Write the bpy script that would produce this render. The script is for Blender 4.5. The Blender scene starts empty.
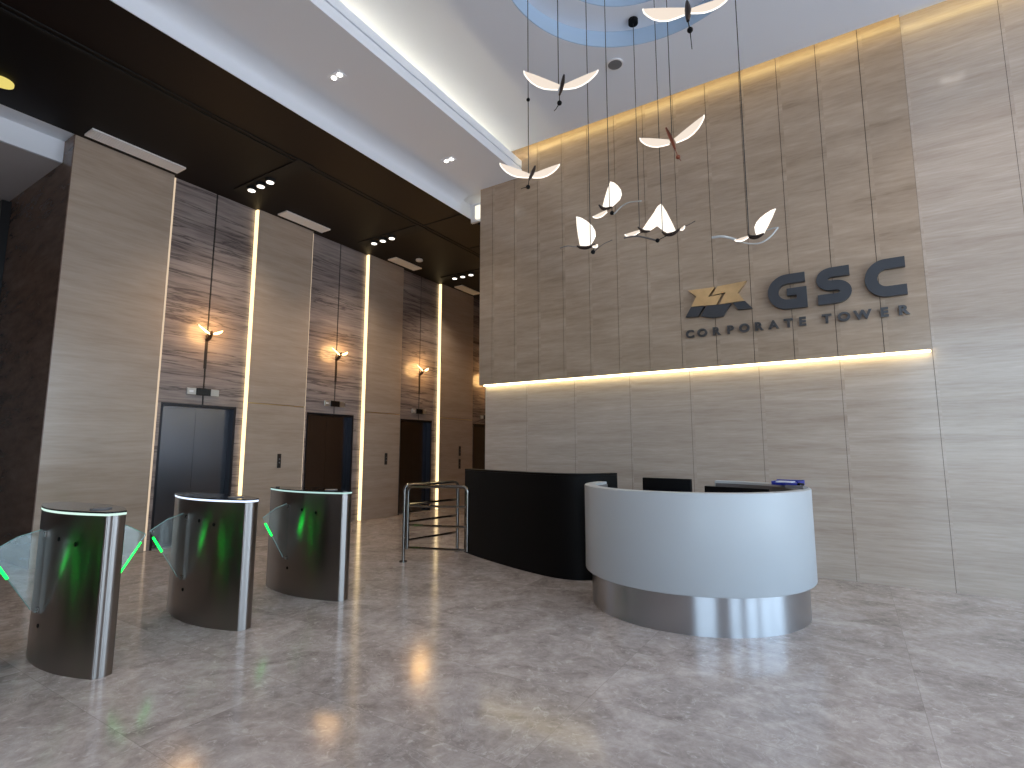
import bpy, bmesh, math, random
from mathutils import Vector, Matrix
random.seed(7)
C = bpy.context.scene.collection
PI = math.pi

# ------------------------------------------------------------------ camera maths
F = 530.0; PITCH = math.atan(66 / F); YAW = math.atan(338 / math.hypot(F, 66)); EYE = 1.4

def at(px, py, Y):
    """point on the vertical plane y = Y seen at pixel (px, py) of the 1024x768 photograph"""
    a = px - 512; b = 384 - py
    fw = F * math.cos(PITCH) - b * math.sin(PITCH); up = F * math.sin(PITCH) + b * math.cos(PITCH)
    x = a * math.cos(YAW) - fw * math.sin(YAW); y = a * math.sin(YAW) + fw * math.cos(YAW)
    t = Y / y
    return Vector((x * t, Y, EYE + up * t))

# ------------------------------------------------------------------ materials
def new_mat(name):
    m = bpy.data.materials.new(name); m.use_nodes = True
    nt = m.node_tree; nt.nodes.clear()
    out = nt.nodes.new('ShaderNodeOutputMaterial')
    return m, nt, out

def N(nt, t, **kw):
    n = nt.nodes.new(t)
    for k, v in kw.items():
        if k in n.inputs: n.inputs[k].default_value = v
        else: setattr(n, k, v)
    return n

def pbr(name, col, rough=.5, metal=0., spec=.5, noise=0., nscale=8., aniso=0., coat=0.):
    m, nt, out = new_mat(name)
    b = N(nt, 'ShaderNodeBsdfPrincipled')
    b.inputs['Base Color'].default_value = (*col, 1); b.inputs['Roughness'].default_value = rough
    b.inputs['Metallic'].default_value = metal; b.inputs['Specular IOR Level'].default_value = spec
    b.inputs['Anisotropic'].default_value = aniso
    b.inputs['Coat Weight'].default_value = coat; b.inputs['Coat Roughness'].default_value = .08
    if noise:
        tc = N(nt, 'ShaderNodeTexCoord'); nz = N(nt, 'ShaderNodeTexNoise', Scale=nscale, Detail=4.)
        nt.links.new(tc.outputs['Object'], nz.inputs['Vector'])
        mx = N(nt, 'ShaderNodeMix', data_type='RGBA')
        mx.inputs[6].default_value = (*[c * (1 - noise) for c in col], 1)
        mx.inputs[7].default_value = (*[min(1, c * (1 + noise)) for c in col], 1)
        nt.links.new(nz.outputs['Fac'], mx.inputs[0]); nt.links.new(mx.outputs[2], b.inputs['Base Color'])
    nt.links.new(b.outputs[0], out.inputs[0])
    return m

def emit(name, col, s):
    m, nt, out = new_mat(name)
    e = N(nt, 'ShaderNodeEmission'); e.inputs[0].default_value = (*col, 1); e.inputs[1].default_value = s
    nt.links.new(e.outputs[0], out.inputs[0])
    return m

def stone(name, ramp, stretch=(1, 1, 1), scale=1.5, fine=9., rough=.22, dist=1.5, spec=.5, axis_panel=None, panel=.42, tint=.0, vein=None):
    """travertine style stone: stretched noise banding, optional per panel tone, optional dark veins"""
    m, nt, out = new_mat(name)
    L = nt.links.new
    tc = N(nt, 'ShaderNodeTexCoord'); mp = N(nt, 'ShaderNodeMapping'); mp.inputs['Scale'].default_value = stretch
    src = tc.outputs['Object']
    if axis_panel is not None:                       # shift the pattern panel by panel
        sx = N(nt, 'ShaderNodeSeparateXYZ'); L(src, sx.inputs[0])
        dv = N(nt, 'ShaderNodeMath', operation='DIVIDE'); dv.inputs[1].default_value = panel
        L(sx.outputs[axis_panel], dv.inputs[0])
        fl = N(nt, 'ShaderNodeMath', operation='FLOOR'); L(dv.outputs[0], fl.inputs[0])
        wn = N(nt, 'ShaderNodeTexWhiteNoise', noise_dimensions='1D'); L(fl.outputs[0], wn.inputs['W'])
        ml = N(nt, 'ShaderNodeVectorMath', operation='SCALE'); ml.inputs['Scale'].default_value = .35
        L(wn.outputs['Color'], ml.inputs[0])
        ad = N(nt, 'ShaderNodeVectorMath', operation='ADD'); L(src, ad.inputs[0]); L(ml.outputs[0], ad.inputs[1])
        src = ad.outputs[0]
    L(src, mp.inputs['Vector'])
    n1 = N(nt, 'ShaderNodeTexNoise', Scale=scale, Detail=8., Roughness=.6, Distortion=dist)
    n2 = N(nt, 'ShaderNodeTexNoise', Scale=fine, Detail=6., Roughness=.65)
    L(mp.outputs[0], n1.inputs['Vector']); L(mp.outputs[0], n2.inputs['Vector'])
    mx = N(nt, 'ShaderNodeMix', data_type='FLOAT'); mx.inputs[0].default_value = .42
    L(n1.outputs['Fac'], mx.inputs[2]); L(n2.outputs['Fac'], mx.inputs[3])
    cr = N(nt, 'ShaderNodeValToRGB'); e = cr.color_ramp.elements
    e[0].position, e[0].color = ramp[0][0], (*ramp[0][1], 1)
    e[1].position, e[1].color = ramp[-1][0], (*ramp[-1][1], 1)
    for p, c in ramp[1:-1]:
        q = e.new(p); q.color = (*c, 1)
    L(mx.outputs[0], cr.inputs[0])
    colr = cr.outputs[0]
    if axis_panel is not None and tint:
        t = N(nt, 'ShaderNodeMapRange'); t.inputs[3].default_value = 1 - tint; t.inputs[4].default_value = 1 + tint
        L(wn.outputs['Value'], t.inputs[0])
        sc = N(nt, 'ShaderNodeVectorMath', operation='SCALE'); L(colr, sc.inputs[0]); L(t.outputs[0], sc.inputs['Scale'])
        colr = sc.outputs[0]
    if vein:
        vs, vw, vc, va = vein                         # scale, width, colour, amount
        nv = N(nt, 'ShaderNodeTexNoise', Scale=vs, Detail=7., Roughness=.6, Distortion=.5)
        L(mp.outputs[0], nv.inputs['Vector'])
        sb = N(nt, 'ShaderNodeMath', operation='SUBTRACT'); sb.inputs[1].default_value = .5; L(nv.outputs['Fac'], sb.inputs[0])
        ab = N(nt, 'ShaderNodeMath', operation='ABSOLUTE'); L(sb.outputs[0], ab.inputs[0])
        mr = N(nt, 'ShaderNodeMapRange'); mr.inputs[1].default_value = 0; mr.inputs[2].default_value = vw
        mr.inputs[3].default_value = va; mr.inputs[4].default_value = 0; L(ab.outputs[0], mr.inputs[0])
        vm = N(nt, 'ShaderNodeMix', data_type='RGBA'); vm.inputs[7].default_value = (*vc, 1)
        L(mr.outputs[0], vm.inputs[0]); L(colr, vm.inputs[6]); colr = vm.outputs[2]
    b = N(nt, 'ShaderNodeBsdfPrincipled'); b.inputs['Roughness'].default_value = rough
    b.inputs['Specular IOR Level'].default_value = spec
    L(colr, b.inputs['Base Color']); L(b.outputs[0], out.inputs[0])
    return m

def glass(name, col, gloss=.18, alpha=.85, rough=.03):
    m, nt, out = new_mat(name); L = nt.links.new
    t = N(nt, 'ShaderNodeBsdfTransparent'); t.inputs[0].default_value = (*[c for c in col], 1)
    g = N(nt, 'ShaderNodeBsdfGlossy'); g.inputs['Roughness'].default_value = rough; g.inputs[0].default_value = (.95, 1, .98, 1)
    fr = N(nt, 'ShaderNodeFresnel', IOR=1.5)
    ad = N(nt, 'ShaderNodeMath', operation='ADD'); ad.inputs[1].default_value = gloss; ad.use_clamp = True
    L(fr.outputs[0], ad.inputs[0])
    mx = N(nt, 'ShaderNodeMixShader'); L(ad.outputs[0], mx.inputs[0]); L(t.outputs[0], mx.inputs[1]); L(g.outputs[0], mx.inputs[2])
    L(mx.outputs[0], out.inputs[0])
    return m

def brushed(name, col, rough, aniso):
    m, nt, out = new_mat(name)
    b = N(nt, 'ShaderNodeBsdfPrincipled')
    b.inputs['Base Color'].default_value = (*col, 1); b.inputs['Roughness'].default_value = rough; b.inputs['Metallic'].default_value = 1
    b.inputs['Anisotropic'].default_value = aniso; b.inputs['Anisotropic Rotation'].default_value = .25
    t = N(nt, 'ShaderNodeTangent', direction_type='RADIAL', axis='Z')
    nt.links.new(t.outputs[0], b.inputs['Tangent']); nt.links.new(b.outputs[0], out.inputs[0])
    return m

M = {}
M['beige_y'] = stone('beige travertine', [(.32, (.36, .275, .21)), (.48, (.425, .335, .262)), (.60, (.465, .37, .295)), (.75, (.53, .43, .35))],
                     stretch=(.5, .5, 6), scale=1.2, fine=6, rough=.17, dist=.6)
M['sign_up'] = stone('sign wall travertine', [(.34, (.31, .228, .158)), (.46, (.39, .292, .21)), (.56, (.44, .335, .245)), (.72, (.53, .415, .315))],
                     stretch=(.7, .5, 5.5), scale=1.1, fine=6., rough=.17, dist=.5, axis_panel=0, panel=.4265, tint=.04)
M['sign_low'] = stone('lower travertine', [(.34, (.40, .315, .25)), (.46, (.465, .38, .312)), (.56, (.51, .425, .355)), (.72, (.60, .52, .45))],
                      stretch=(.6, .5, 7.5), scale=1.2, fine=7., rough=.14, dist=.45, axis_panel=0, panel=.8225, tint=.025)
M['grey_stone'] = stone('dark veined grey marble', [(.30, (.10, .08, .078)), (.42, (.20, .163, .155)), (.54, (.30, .25, .232)), (.74, (.40, .34, .31))],
                        stretch=(.5, .32, 5.5), scale=1.1, fine=6., rough=.2, dist=.6, vein=(.7, .022, (.05, .04, .042), .7))
M['brown_stone'] = stone('brown polished stone', [(.3, (.07, .043, .032)), (.5, (.145, .09, .066)), (.75, (.24, .16, .12))],
                         stretch=(.6, .6, 2), scale=1.2, fine=5., rough=.25, dist=1., spec=.25)
M['floor'] = None
M['white'] = pbr('white ceiling paint', (.76, .80, .88), .7)
M['white2'] = pbr('white fascia paint', (.80, .83, .89), .6)
M['blue_cast'] = pbr('painted blue daylight cast', (.42, .55, .71), .7)  # blue daylight put into the colour of the recess walls
M['pinkish'] = pbr('soft grey ceiling paint', (.62, .58, .58), .7)
M['darkceil_edge'] = pbr('dark reddish edge board', (.0095, .005, .0046), .55, spec=.2)
M['darkceil'] = pbr('dark brown ceiling board', (.0048, .003, .003), .55, spec=.2, noise=.25, nscale=2.)
M['slotblack'] = pbr('matt black slot', (.004, .004, .004), .8)
M['groove'] = pbr('dark joint', (.05, .035, .025), .8)
M['door_steel'] = pbr('dark lift door steel', (.17, .175, .20), .24, 1.)
M['door_frame'] = pbr('dark door frame', (.035, .035, .042), .3, .8)
M['led_warm'] = emit('warm led line', (1., .74, .38), 2.0)
M['led_dim'] = emit('dim warm led line', (1., .78, .56), .7)
M['led_sign'] = emit('sign ledge led', (1., .84, .45), 9.)
M['led_cove'] = emit('cove led', (1., .86, .58), 210.)
M['led_wash'] = emit('wall wash led', (1., .76, .30), 5.5)
M['spot_lit'] = emit('lit spot lens', (1., .95, .88), 14.)
M['spot_dimlit'] = emit('dim lit spot lens', (1., .92, .82), 2.2)
M['vent'] = pbr('pale grey vent slats', (.78, .78, .80), .5)
M['black'] = pbr('black laminate', (.004, .0035, .0035), .5, spec=.12)
M['blackglass'] = pbr('black glass', (.012, .012, .014), .06)
M['blackplastic'] = pbr('black plastic', (.004, .004, .005), .6, spec=.12)
M['corian'] = pbr('white solid surface', (.47, .495, .52), .35, spec=.35)
M['innergrey'] = pbr('grey inner lining', (.16, .15, .15), .45)
M['toe'] = brushed('brushed steel kick', (.46, .47, .50), .28, .9)
M['steel'] = brushed('brushed gate steel', (.30, .27, .255), .28, .9)
M['chrome'] = pbr('polished tube steel', (.24, .225, .21), .14, 1.)
M['flap'] = glass('clear flap glass', (.86, .91, .91), gloss=.02)
M['flap_edge'] = pbr('pale glass edge', (.22, .36, .33), .2, spec=.5)
M['green'] = emit('green led', (.004, .9, .06), 4.5)
M['greenring'] = emit('pale green led ring', (.72, 1., .88), .95)
M['bluering'] = emit('pale blue led ring', (.68, .80, 1.), 1.5)
M['whitering'] = emit('faint led ring', (.62, .92, .88), .75)
M['letter'] = pbr('slate grey letter metal', (.058, .062, .072), .42, .4)
M['letter_small'] = pbr('polished letter steel', (.10, .10, .105), .3, .8)
M['gold'] = pbr('golden brown metal', (.62, .44, .24), .3, 1., noise=.15, nscale=14)
M['wing'] = emit('glowing acrylic', (1., .86, .73), .85)
M['wing_rim'] = emit('bright acrylic edge', (1., .94, .86), 1.5)
M['wing_hot'] = emit('bright acrylic', (1., .92, .81), 1.3)
M['clear'] = pbr('clear acrylic rod', (.55, .56, .56), .15, spec=.8)
M['cleardark'] = pbr('smoky acrylic rod', (.13, .12, .12), .15, spec=.8)
M['birdbody'] = pbr('bronze bird body', (.055, .04, .035), .3, .8)
M['birdred'] = pbr('copper bird body', (.26, .08, .045), .3, .8)
M['wire'] = pbr('dark wire', (.02, .018, .016), .5)
M['sconce_lit'] = emit('warm sconce glass', (1., .66, .30), 6.)
M['blue'] = pbr('blue plastic', (.02, .035, .32), .35)
M['paper'] = pbr('white card', (.8, .82, .85), .6)
M['mullion'] = pbr('dark mullion', (.03, .03, .032), .4, .6)
M['speaker'] = pbr('grey speaker grille', (.16, .16, .17), .6)
M['screen'] = pbr('black display glass', (.005, .005, .006), .15)
M['plate'] = pbr('satin steel plate', (.55, .54, .52), .3, .9)
M['bronze'] = pbr('dark bronze plate', (.05, .042, .038), .35, .7)
M['endwall'] = stone('warm end wall', [(.3, (.22, .15, .10)), (.6, (.36, .26, .18)), (.8, (.44, .33, .24))], stretch=(.5, .5, 5), scale=1., fine=4., rough=.3)

def floor_mat():
    m, nt, out = new_mat('grey brown polished marble'); L = nt.links.new
    tc = N(nt, 'ShaderNodeTexCoord')
    sx = N(nt, 'ShaderNodeSeparateXYZ'); L(tc.outputs['Object'], sx.inputs[0])
    def cell(sock, off, size):
        a = N(nt, 'ShaderNodeMath', operation='ADD'); a.inputs[1].default_value = off; L(sock, a.inputs[0])
        d = N(nt, 'ShaderNodeMath', operation='DIVIDE'); d.inputs[1].default_value = size; L(a.outputs[0], d.inputs[0])
        f = N(nt, 'ShaderNodeMath', operation='FLOOR'); L(d.outputs[0], f.inputs[0])
        r = N(nt, 'ShaderNodeMath', operation='FRACT'); L(d.outputs[0], r.inputs[0])
        return f.outputs[0], r.outputs[0]
    fx, rx = cell(sx.outputs[0], 20.55, 1.6); fy, ry = cell(sx.outputs[1], 20.25, .8)
    cb = N(nt, 'ShaderNodeCombineXYZ'); L(fx, cb.inputs[0]); L(fy, cb.inputs[1])
    wn = N(nt, 'ShaderNodeTexWhiteNoise', noise_dimensions='3D'); L(cb.outputs[0], wn.inputs['Vector'])
    s = N(nt, 'ShaderNodeVectorMath', operation='SCALE'); s.inputs['Scale'].default_value = 7.; L(wn.outputs['Color'], s.inputs[0])
    ad = N(nt, 'ShaderNodeVectorMath', operation='ADD'); L(tc.outputs['Object'], ad.inputs[0]); L(s.outputs[0], ad.inputs[1])
    n1 = N(nt, 'ShaderNodeTexNoise', Scale=2.0, Detail=12., Roughness=.68, Distortion=.8)
    n2 = N(nt, 'ShaderNodeTexNoise', Scale=11., Detail=9., Roughness=.75, Distortion=.4)
    n3 = N(nt, 'ShaderNodeTexNoise', Scale=1.3, Detail=8., Roughness=.6, Distortion=2.2)
    for n in (n1, n2, n3): L(ad.outputs[0], n.inputs['Vector'])
    mx = N(nt, 'ShaderNodeMix', data_type='FLOAT'); mx.inputs[0].default_value = .42
    L(n1.outputs['Fac'], mx.inputs[2]); L(n2.outputs['Fac'], mx.inputs[3])
    cr = N(nt, 'ShaderNodeValToRGB'); e = cr.color_ramp.elements
    e[0].position = .35; e[0].color = (.22, .187, .175, 1); e[1].position = .665; e[1].color = (.60, .542, .518, 1)
    q = e.new(.5); q.color = (.40, .35, .328, 1)
    L(mx.outputs[0], cr.inputs[0])
    sb = N(nt, 'ShaderNodeMath', operation='SUBTRACT'); sb.inputs[1].default_value = .5; L(n3.outputs['Fac'], sb.inputs[0])
    ab = N(nt, 'ShaderNodeMath', operation='ABSOLUTE'); L(sb.outputs[0], ab.inputs[0])
    mr = N(nt, 'ShaderNodeMapRange'); mr.inputs[1].default_value = 0; mr.inputs[2].default_value = .006
    mr.inputs[3].default_value = .4; mr.inputs[4].default_value = 0; L(ab.outputs[0], mr.inputs[0])
    vm = N(nt, 'ShaderNodeMix', data_type='RGBA'); vm.inputs[7].default_value = (.66, .62, .58, 1)
    L(mr.outputs[0], vm.inputs[0]); L(cr.outputs[0], vm.inputs[6])
    fk = N(nt, 'ShaderNodeTexNoise', Scale=17., Detail=5., Roughness=.6, Distortion=.8); L(ad.outputs[0], fk.inputs['Vector'])
    fm = N(nt, 'ShaderNodeMapRange'); fm.inputs[1].default_value = .58; fm.inputs[2].default_value = .72; fm.inputs[3].default_value = 0; fm.inputs[4].default_value = .6
    L(fk.outputs['Fac'], fm.inputs[0])
    wm = N(nt, 'ShaderNodeMix', data_type='RGBA'); wm.inputs[7].default_value = (.68, .63, .60, 1)
    L(fm.outputs[0], wm.inputs[0]); L(vm.outputs[2], wm.inputs[6])
    # tile tone
    tr = N(nt, 'ShaderNodeMapRange'); tr.inputs[3].default_value = .96; tr.inputs[4].default_value = 1.04; L(wn.outputs['Value'], tr.inputs[0])
    sc = N(nt, 'ShaderNodeVectorMath', operation='SCALE'); L(wm.outputs[2], sc.inputs[0]); L(tr.outputs[0], sc.inputs['Scale'])
    # joints
    def joint(r, w):
        a = N(nt, 'ShaderNodeMath', operation='SUBTRACT'); a.inputs[1].default_value = .5; L(r, a.inputs[0])
        b = N(nt, 'ShaderNodeMath', operation='ABSOLUTE'); L(a.outputs[0], b.inputs[0])
        c = N(nt, 'ShaderNodeMath', operation='GREATER_THAN'); c.inputs[1].default_value = .5 - w; L(b.outputs[0], c.inputs[0])
        return c.outputs[0]
    jm = N(nt, 'ShaderNodeMath', operation='MAXIMUM'); L(joint(rx, .0012), jm.inputs[0]); L(joint(ry, .0024), jm.inputs[1])
    j2 = N(nt, 'ShaderNodeMath', operation='MULTIPLY'); j2.inputs[1].default_value = .45; L(jm.outputs[0], j2.inputs[0])
    jx = N(nt, 'ShaderNodeMix', data_type='RGBA'); jx.inputs[7].default_value = (.22, .19, .175, 1)
    L(j2.outputs[0], jx.inputs[0]); L(sc.outputs[0], jx.inputs[6])
    b = N(nt, 'ShaderNodeBsdfPrincipled'); b.inputs['Specular IOR Level'].default_value = .30
    rr = N(nt, 'ShaderNodeMapRange'); rr.inputs[3].default_value = .08; rr.inputs[4].default_value = .19; L(n2.outputs['Fac'], rr.inputs[0])
    L(rr.outputs[0], b.inputs['Roughness']); L(jx.outputs[2], b.inputs['Base Color']); L(b.outputs[0], out.inputs[0])
    return m
M['floor'] = floor_mat()

# ------------------------------------------------------------------ mesh builder
class MB:
    def __init__(s): s.bm = bmesh.new()
    def poly_extrude(s, pts, vec):
        """closed polygon pts (3-D) extruded by vec"""
        bm = s.bm; vec = Vector(vec)
        a = [bm.verts.new(Vector(p)) for p in pts]; b = [bm.verts.new(Vector(p) + vec) for p in pts]
        bm.faces.new(a[::-1]); bm.faces.new(b)
        n = len(pts)
        for i in range(n): bm.faces.new((a[i], a[(i + 1) % n], b[(i + 1) % n], b[i]))
        return s
    def box(s, x0, y0, z0, x1, y1, z1):
        x0, x1 = min(x0, x1), max(x0, x1); y0, y1 = min(y0, y1), max(y0, y1); z0, z1 = min(z0, z1), max(z0, z1)
        return s.poly_extrude([(x0, y0, z0), (x1, y0, z0), (x1, y1, z0), (x0, y1, z0)], (0, 0, z1 - z0))
    def prism(s, outline, z0, z1):
        return s.poly_extrude([(x, y, z0) for x, y in outline], (0, 0, z1 - z0))
    def ring_prism(s, outer, inner, z0, z1, closed=True):
        bm = s.bm; n = len(outer)
        V = [[bm.verts.new((p[0], p[1], z)) for p in o] for o, z in ((outer, z0), (inner, z0), (inner, z1), (outer, z1))]
        rng = range(n if closed else n - 1)
        for i in rng:
            j = (i + 1) % n
            for k in range(4): bm.faces.new((V[k][i], V[k][j], V[(k + 1) % 4][j], V[(k + 1) % 4][i]))
        if not closed:
            bm.faces.new([V[k][0] for k in range(4)]); bm.faces.new([V[k][-1] for k in range(4)][::-1])
        return s
    def tube(s, pts, r, seg=10):
        bm = s.bm; pts = [Vector(p) for p in pts]; n = len(pts)
        rs = r if isinstance(r, (list, tuple)) else [r] * n
        rings = []; prev = None
        for i, p in enumerate(pts):
            t = (pts[min(i + 1, n - 1)] - pts[max(i - 1, 0)]).normalized()
            if prev is None:
                u = t.orthogonal().normalized()
            else:
                u = (prev - t * prev.dot(t)).normalized()
            prev = u; w = t.cross(u)
            rings.append([bm.verts.new(p + (u * math.cos(a) + w * math.sin(a)) * rs[i]) for a in [2 * PI * k / seg for k in range(seg)]])
        for i in range(n - 1):
            for k in range(seg):
                bm.faces.new((rings[i][k], rings[i][(k + 1) % seg], rings[i + 1][(k + 1) % seg], rings[i + 1][k]))
        bm.faces.new(rings[0][::-1]); bm.faces.new(rings[-1])
        return s
    def ball(s, c, r, sc=(1, 1, 1)):
        bmesh.ops.create_uvsphere(s.bm, u_segments=16, v_segments=10, radius=r,
                                  matrix=Matrix.Translation(Vector(c)) @ Matrix.Diagonal((*sc, 1)))
        return s
    def disc(s, c, r, h, axis='z', seg=24):
        c = Vector(c)
        ex = {'z': ((1, 0, 0), (0, 1, 0), (0, 0, 1)), 'x': ((0, 1, 0), (0, 0, 1), (1, 0, 0)), 'y': ((1, 0, 0), (0, 0, 1), (0, 1, 0))}[axis]
        u, v, w = map(Vector, ex)
        return s.poly_extrude([c + (u * math.cos(2 * PI * k / seg) + v * math.sin(2 * PI * k / seg)) * r for k in range(seg)], w * h)
    def bevel(s, w, seg=2, ang=30):
        s.bm.normal_update()
        es = [e for e in s.bm.edges if len(e.link_faces) == 2 and e.calc_face_angle(0) > math.radians(ang)]
        bmesh.ops.bevel(s.bm, geom=es, offset=w, segments=seg, affect='EDGES', profile=.5, clamp_overlap=True)
        return s
    def build(s, name, mat, parent=None, smooth=35):
        bmesh.ops.recalc_face_normals(s.bm, faces=s.bm.faces)
        me = bpy.data.meshes.new(name); s.bm.to_mesh(me); s.bm.free()
        me.materials.append(mat)
        if smooth:
            for p in me.polygons: p.use_smooth = True
            me.set_sharp_from_angle(angle=math.radians(smooth))
        o = bpy.data.objects.new(name, me); C.objects.link(o)
        if parent:
            o.parent = parent
            o.matrix_parent_inverse = Matrix.Translation(-Vector(parent.location))
        return o

def tag(o, label, cat, group=None):
    o['label'] = label; o['category'] = cat
    if group: o['group'] = group
    return o
def thing(name, label, cat, loc=(0, 0, 0), group=None):
    o = bpy.data.objects.new(name, None); C.objects.link(o); o.location = loc; o.empty_display_size = .1
    return tag(o, label, cat, group)
def struct(o, label=None, cat=None):
    o['kind'] = 'structure'
    if label: o['label'] = label
    if cat: o['category'] = cat
    return o
def copy_tree(o, parent=None):
    c = o.copy(); C.objects.link(c)
    if parent: c.parent = parent
    for ch in list(o.children): copy_tree(ch, c)
    return c
def smooth_path(pts, n=8):
    """Catmull-Rom through the points"""
    P = [Vector(p) for p in pts]; P = [P[0] * 2 - P[1]] + P + [P[-1] * 2 - P[-2]]
    out = []
    for i in range(1, len(P) - 2):
        for k in range(n):
            t = k / n; a, b, c, d = P[i - 1:i + 3]
            out.append(.5 * ((2 * b) + (c - a) * t + (2 * a - 5 * b + 4 * c - d) * t * t + (3 * b - a - 3 * c + d) * t ** 3))
    out.append(P[-2]); return out

# ------------------------------------------------------------------ room shell
XL = -8.30            # face of the lift wall
XP = -8.37            # face of the recessed dark portals
YS = 6.95             # lower sign wall
YU = 6.88             # upper sign wall, proud of the lower
XR, YB = 6.5, -7.0    # facades
struct(MB().box(-13.5, YB - .3, -.2, XR + .3, 14.2, 0).build('floor', M['floor'], smooth=0), 'grey brown polished marble floor of the lobby', 'floor')

# sign wall
seam_lo = [-4.905, -4.14, -3.325, -2.49, -1.684, -.866, -.031, .795, 1.615, 2.44, 3.26, 4.08, 4.9, 5.7, XR]
mb = MB()
for a, b in zip(seam_lo[:-1], seam_lo[1:]):
    top = 2.44 if b < .8 else 6.6
    mb.box(a + .002 if a > -4.9 else a, YS, 0, b - .002, YS + .06, top)
wl = struct(mb.build('wall_back', M['sign_low'], smooth=0), 'grey beige travertine wall behind the reception desk', 'wall')
MB().box(-4.90, YS + .003, 0, XR, 7.4, 6.6).build('wall_joint', M['groove'], wl, smooth=0)
mb = MB()
seam_up = [-4.985] + [-1.749 + .4265 * k for k in range(-7, 6)] + [.79]
for a, b in zip(seam_up[:-1], seam_up[1:]):
    mb.box(a + .003, YU, 2.435, b - .003, YU + .05, 6.6)
MB().box(-4.975, YU + .02, 2.437, .785, YS + .1, 6.6).build('panel_joint', M['groove'], wl, smooth=0)
mb.build('upper_panel', M['sign_up'], wl, smooth=0)

# lift wall : beige piers, recessed dark portals
piers = [(2.425, 3.64), (5.005, 6.095), (7.505, 8.52), (9.86, 11.18), (12.55, 13.7)]
portals = [(3.64, 5.005), (6.095, 7.505), (8.52, 9.86), (11.18, 12.55)]
mb = MB()
for i, (a, b) in enumerate(piers):
    if i == 0: mb.box(-8.6, a, 0, XL, b, 5.5)
    else:
        mb.box(-8.6, a, 0, XL, b, 2.165); mb.box(-8.6, a, 2.18, XL, b, 5.5)
lw = struct(mb.build('wall_left', M['beige_y'], smooth=0), 'beige travertine lift lobby wall with four recessed lift bays', 'wall')
mb = MB()
for a, b in piers[1:]: mb.box(-8.58, a + .01, 2.16, XL - .006, b - .01, 2.185)
mb.build('gold_reveal', pbr('brass reveal', (.75, .55, .25), .3, 1.), lw, smooth=0)
doors = [(3.74, 4.86), (6.19, 7.29), (8.60, 9.66), (11.30, 12.4)]
DZ = 2.09
bay_names = ['nearest the turnstiles', 'second from the left', 'third from the left', 'behind the sign wall edge']
for i, ((a, b), (d0, d1)) in enumerate(zip(portals, doors)):
    c = (a + b) / 2
    mb = MB()
    mb.box(-8.6, a, 0, XP, d0 - .0, DZ + .0); mb.box(-8.6, d1, 0, XP, b, DZ)
    mb.box(-8.6, a, DZ, XP, c - .012, 5.5); mb.box(-8.6, c + .012, DZ, XP, b, 5.5)
    p = struct(mb.build('trim_%d' % (i + 1), M['grey_stone'], smooth=0), 'dark veined grey marble lift surround, bay ' + bay_names[i], 'lift surround')
    MB().box(-8.58, c - .02, DZ, XP - .01, c + .02, 5.5).build('centre_joint', M['slotblack'], p, smooth=0)
    # the lift door
    root = bpy.data.objects.new('door_%d' % (i + 1), None); C.objects.link(root); root.location = (-8.5, (d0 + d1) / 2, 0)
    struct(root, 'dark steel two-leaf lift door, bay ' + bay_names[i], 'lift door')
    mb = MB(); mb.box(-8.56, d0, 0, XP - .004, d0 + .035, DZ); mb.box(-8.56, d1 - .035, 0, XP - .004, d1, DZ); mb.box(-8.56, d0 + .035, DZ - .035, XP - .004, d1 - .035, DZ)
    mb.build('door_frame', M['door_frame'], root, smooth=0)
    mid = (d0 + d1) / 2
    for q in ((d0 + .035, mid - .0015), (mid + .0015, d1 - .035)):
        MB().box(-8.56, q[0], .01, -8.50, q[1], DZ - .035).build('door_leaf', M['door_steel'], root, smooth=0)
    MB().box(-8.56, d0 + .035, 0, XP, d1 - .035, .008).build('sill', M['plate'], root, smooth=0)
struct(MB().box(-8.9, 2.5, 0, -8.57, 13.7, 6.6).build('wall_lift_shaft', M['slotblack'], smooth=0), 'lift shaft wall behind the lift doors', 'wall')

# LED lines in the reveals
for i, (a, b) in enumerate(portals):
    tag(MB().box(XP, b - .028, .01, XL - .004, b - .001, 5.49).build('led_strip', M['led_warm'], smooth=0),
        'bright vertical LED line right of the lift bay '+ bay_names[i], 'light strip', 'LED lines of the lift bays')
    tag(MB().box(XP, a + .001, .01, XP + .014, a + .05, 5.49).build('led_strip', M['led_dim'], smooth=0),
        'faint vertical LED line left of the lift bay '+ bay_names[i], 'light strip', 'LED lines of the lift bays')

# side wall left of the lift block, end walls
struct(MB().box(-13.5, 2.415, 0, -8.302, 2.6, 6.6).build('wall_side', M['brown_stone'], smooth=0), 'dark brown polished stone side wall at the left edge', 'wall')
struct(MB().box(-8.9, 13.7, 0, -4.7, 13.9, 6.6).build('wall_far', M['endwall'], smooth=0), 'far end wall of the lift lobby', 'wall')
struct(MB().box(-4.85, 7.42, 0, -4.6, 13.7, 6.6).build('wall_lobby_right', M['endwall'], smooth=0), 'right hand wall of the lift lobby behind the sign wall', 'wall')
struct(MB().box(-13.7, YB, 0, -13.5, 2.6, 6.6).build('wall_outer_left', M['brown_stone'], smooth=0), 'dark stone wall at the far left', 'wall')

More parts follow.
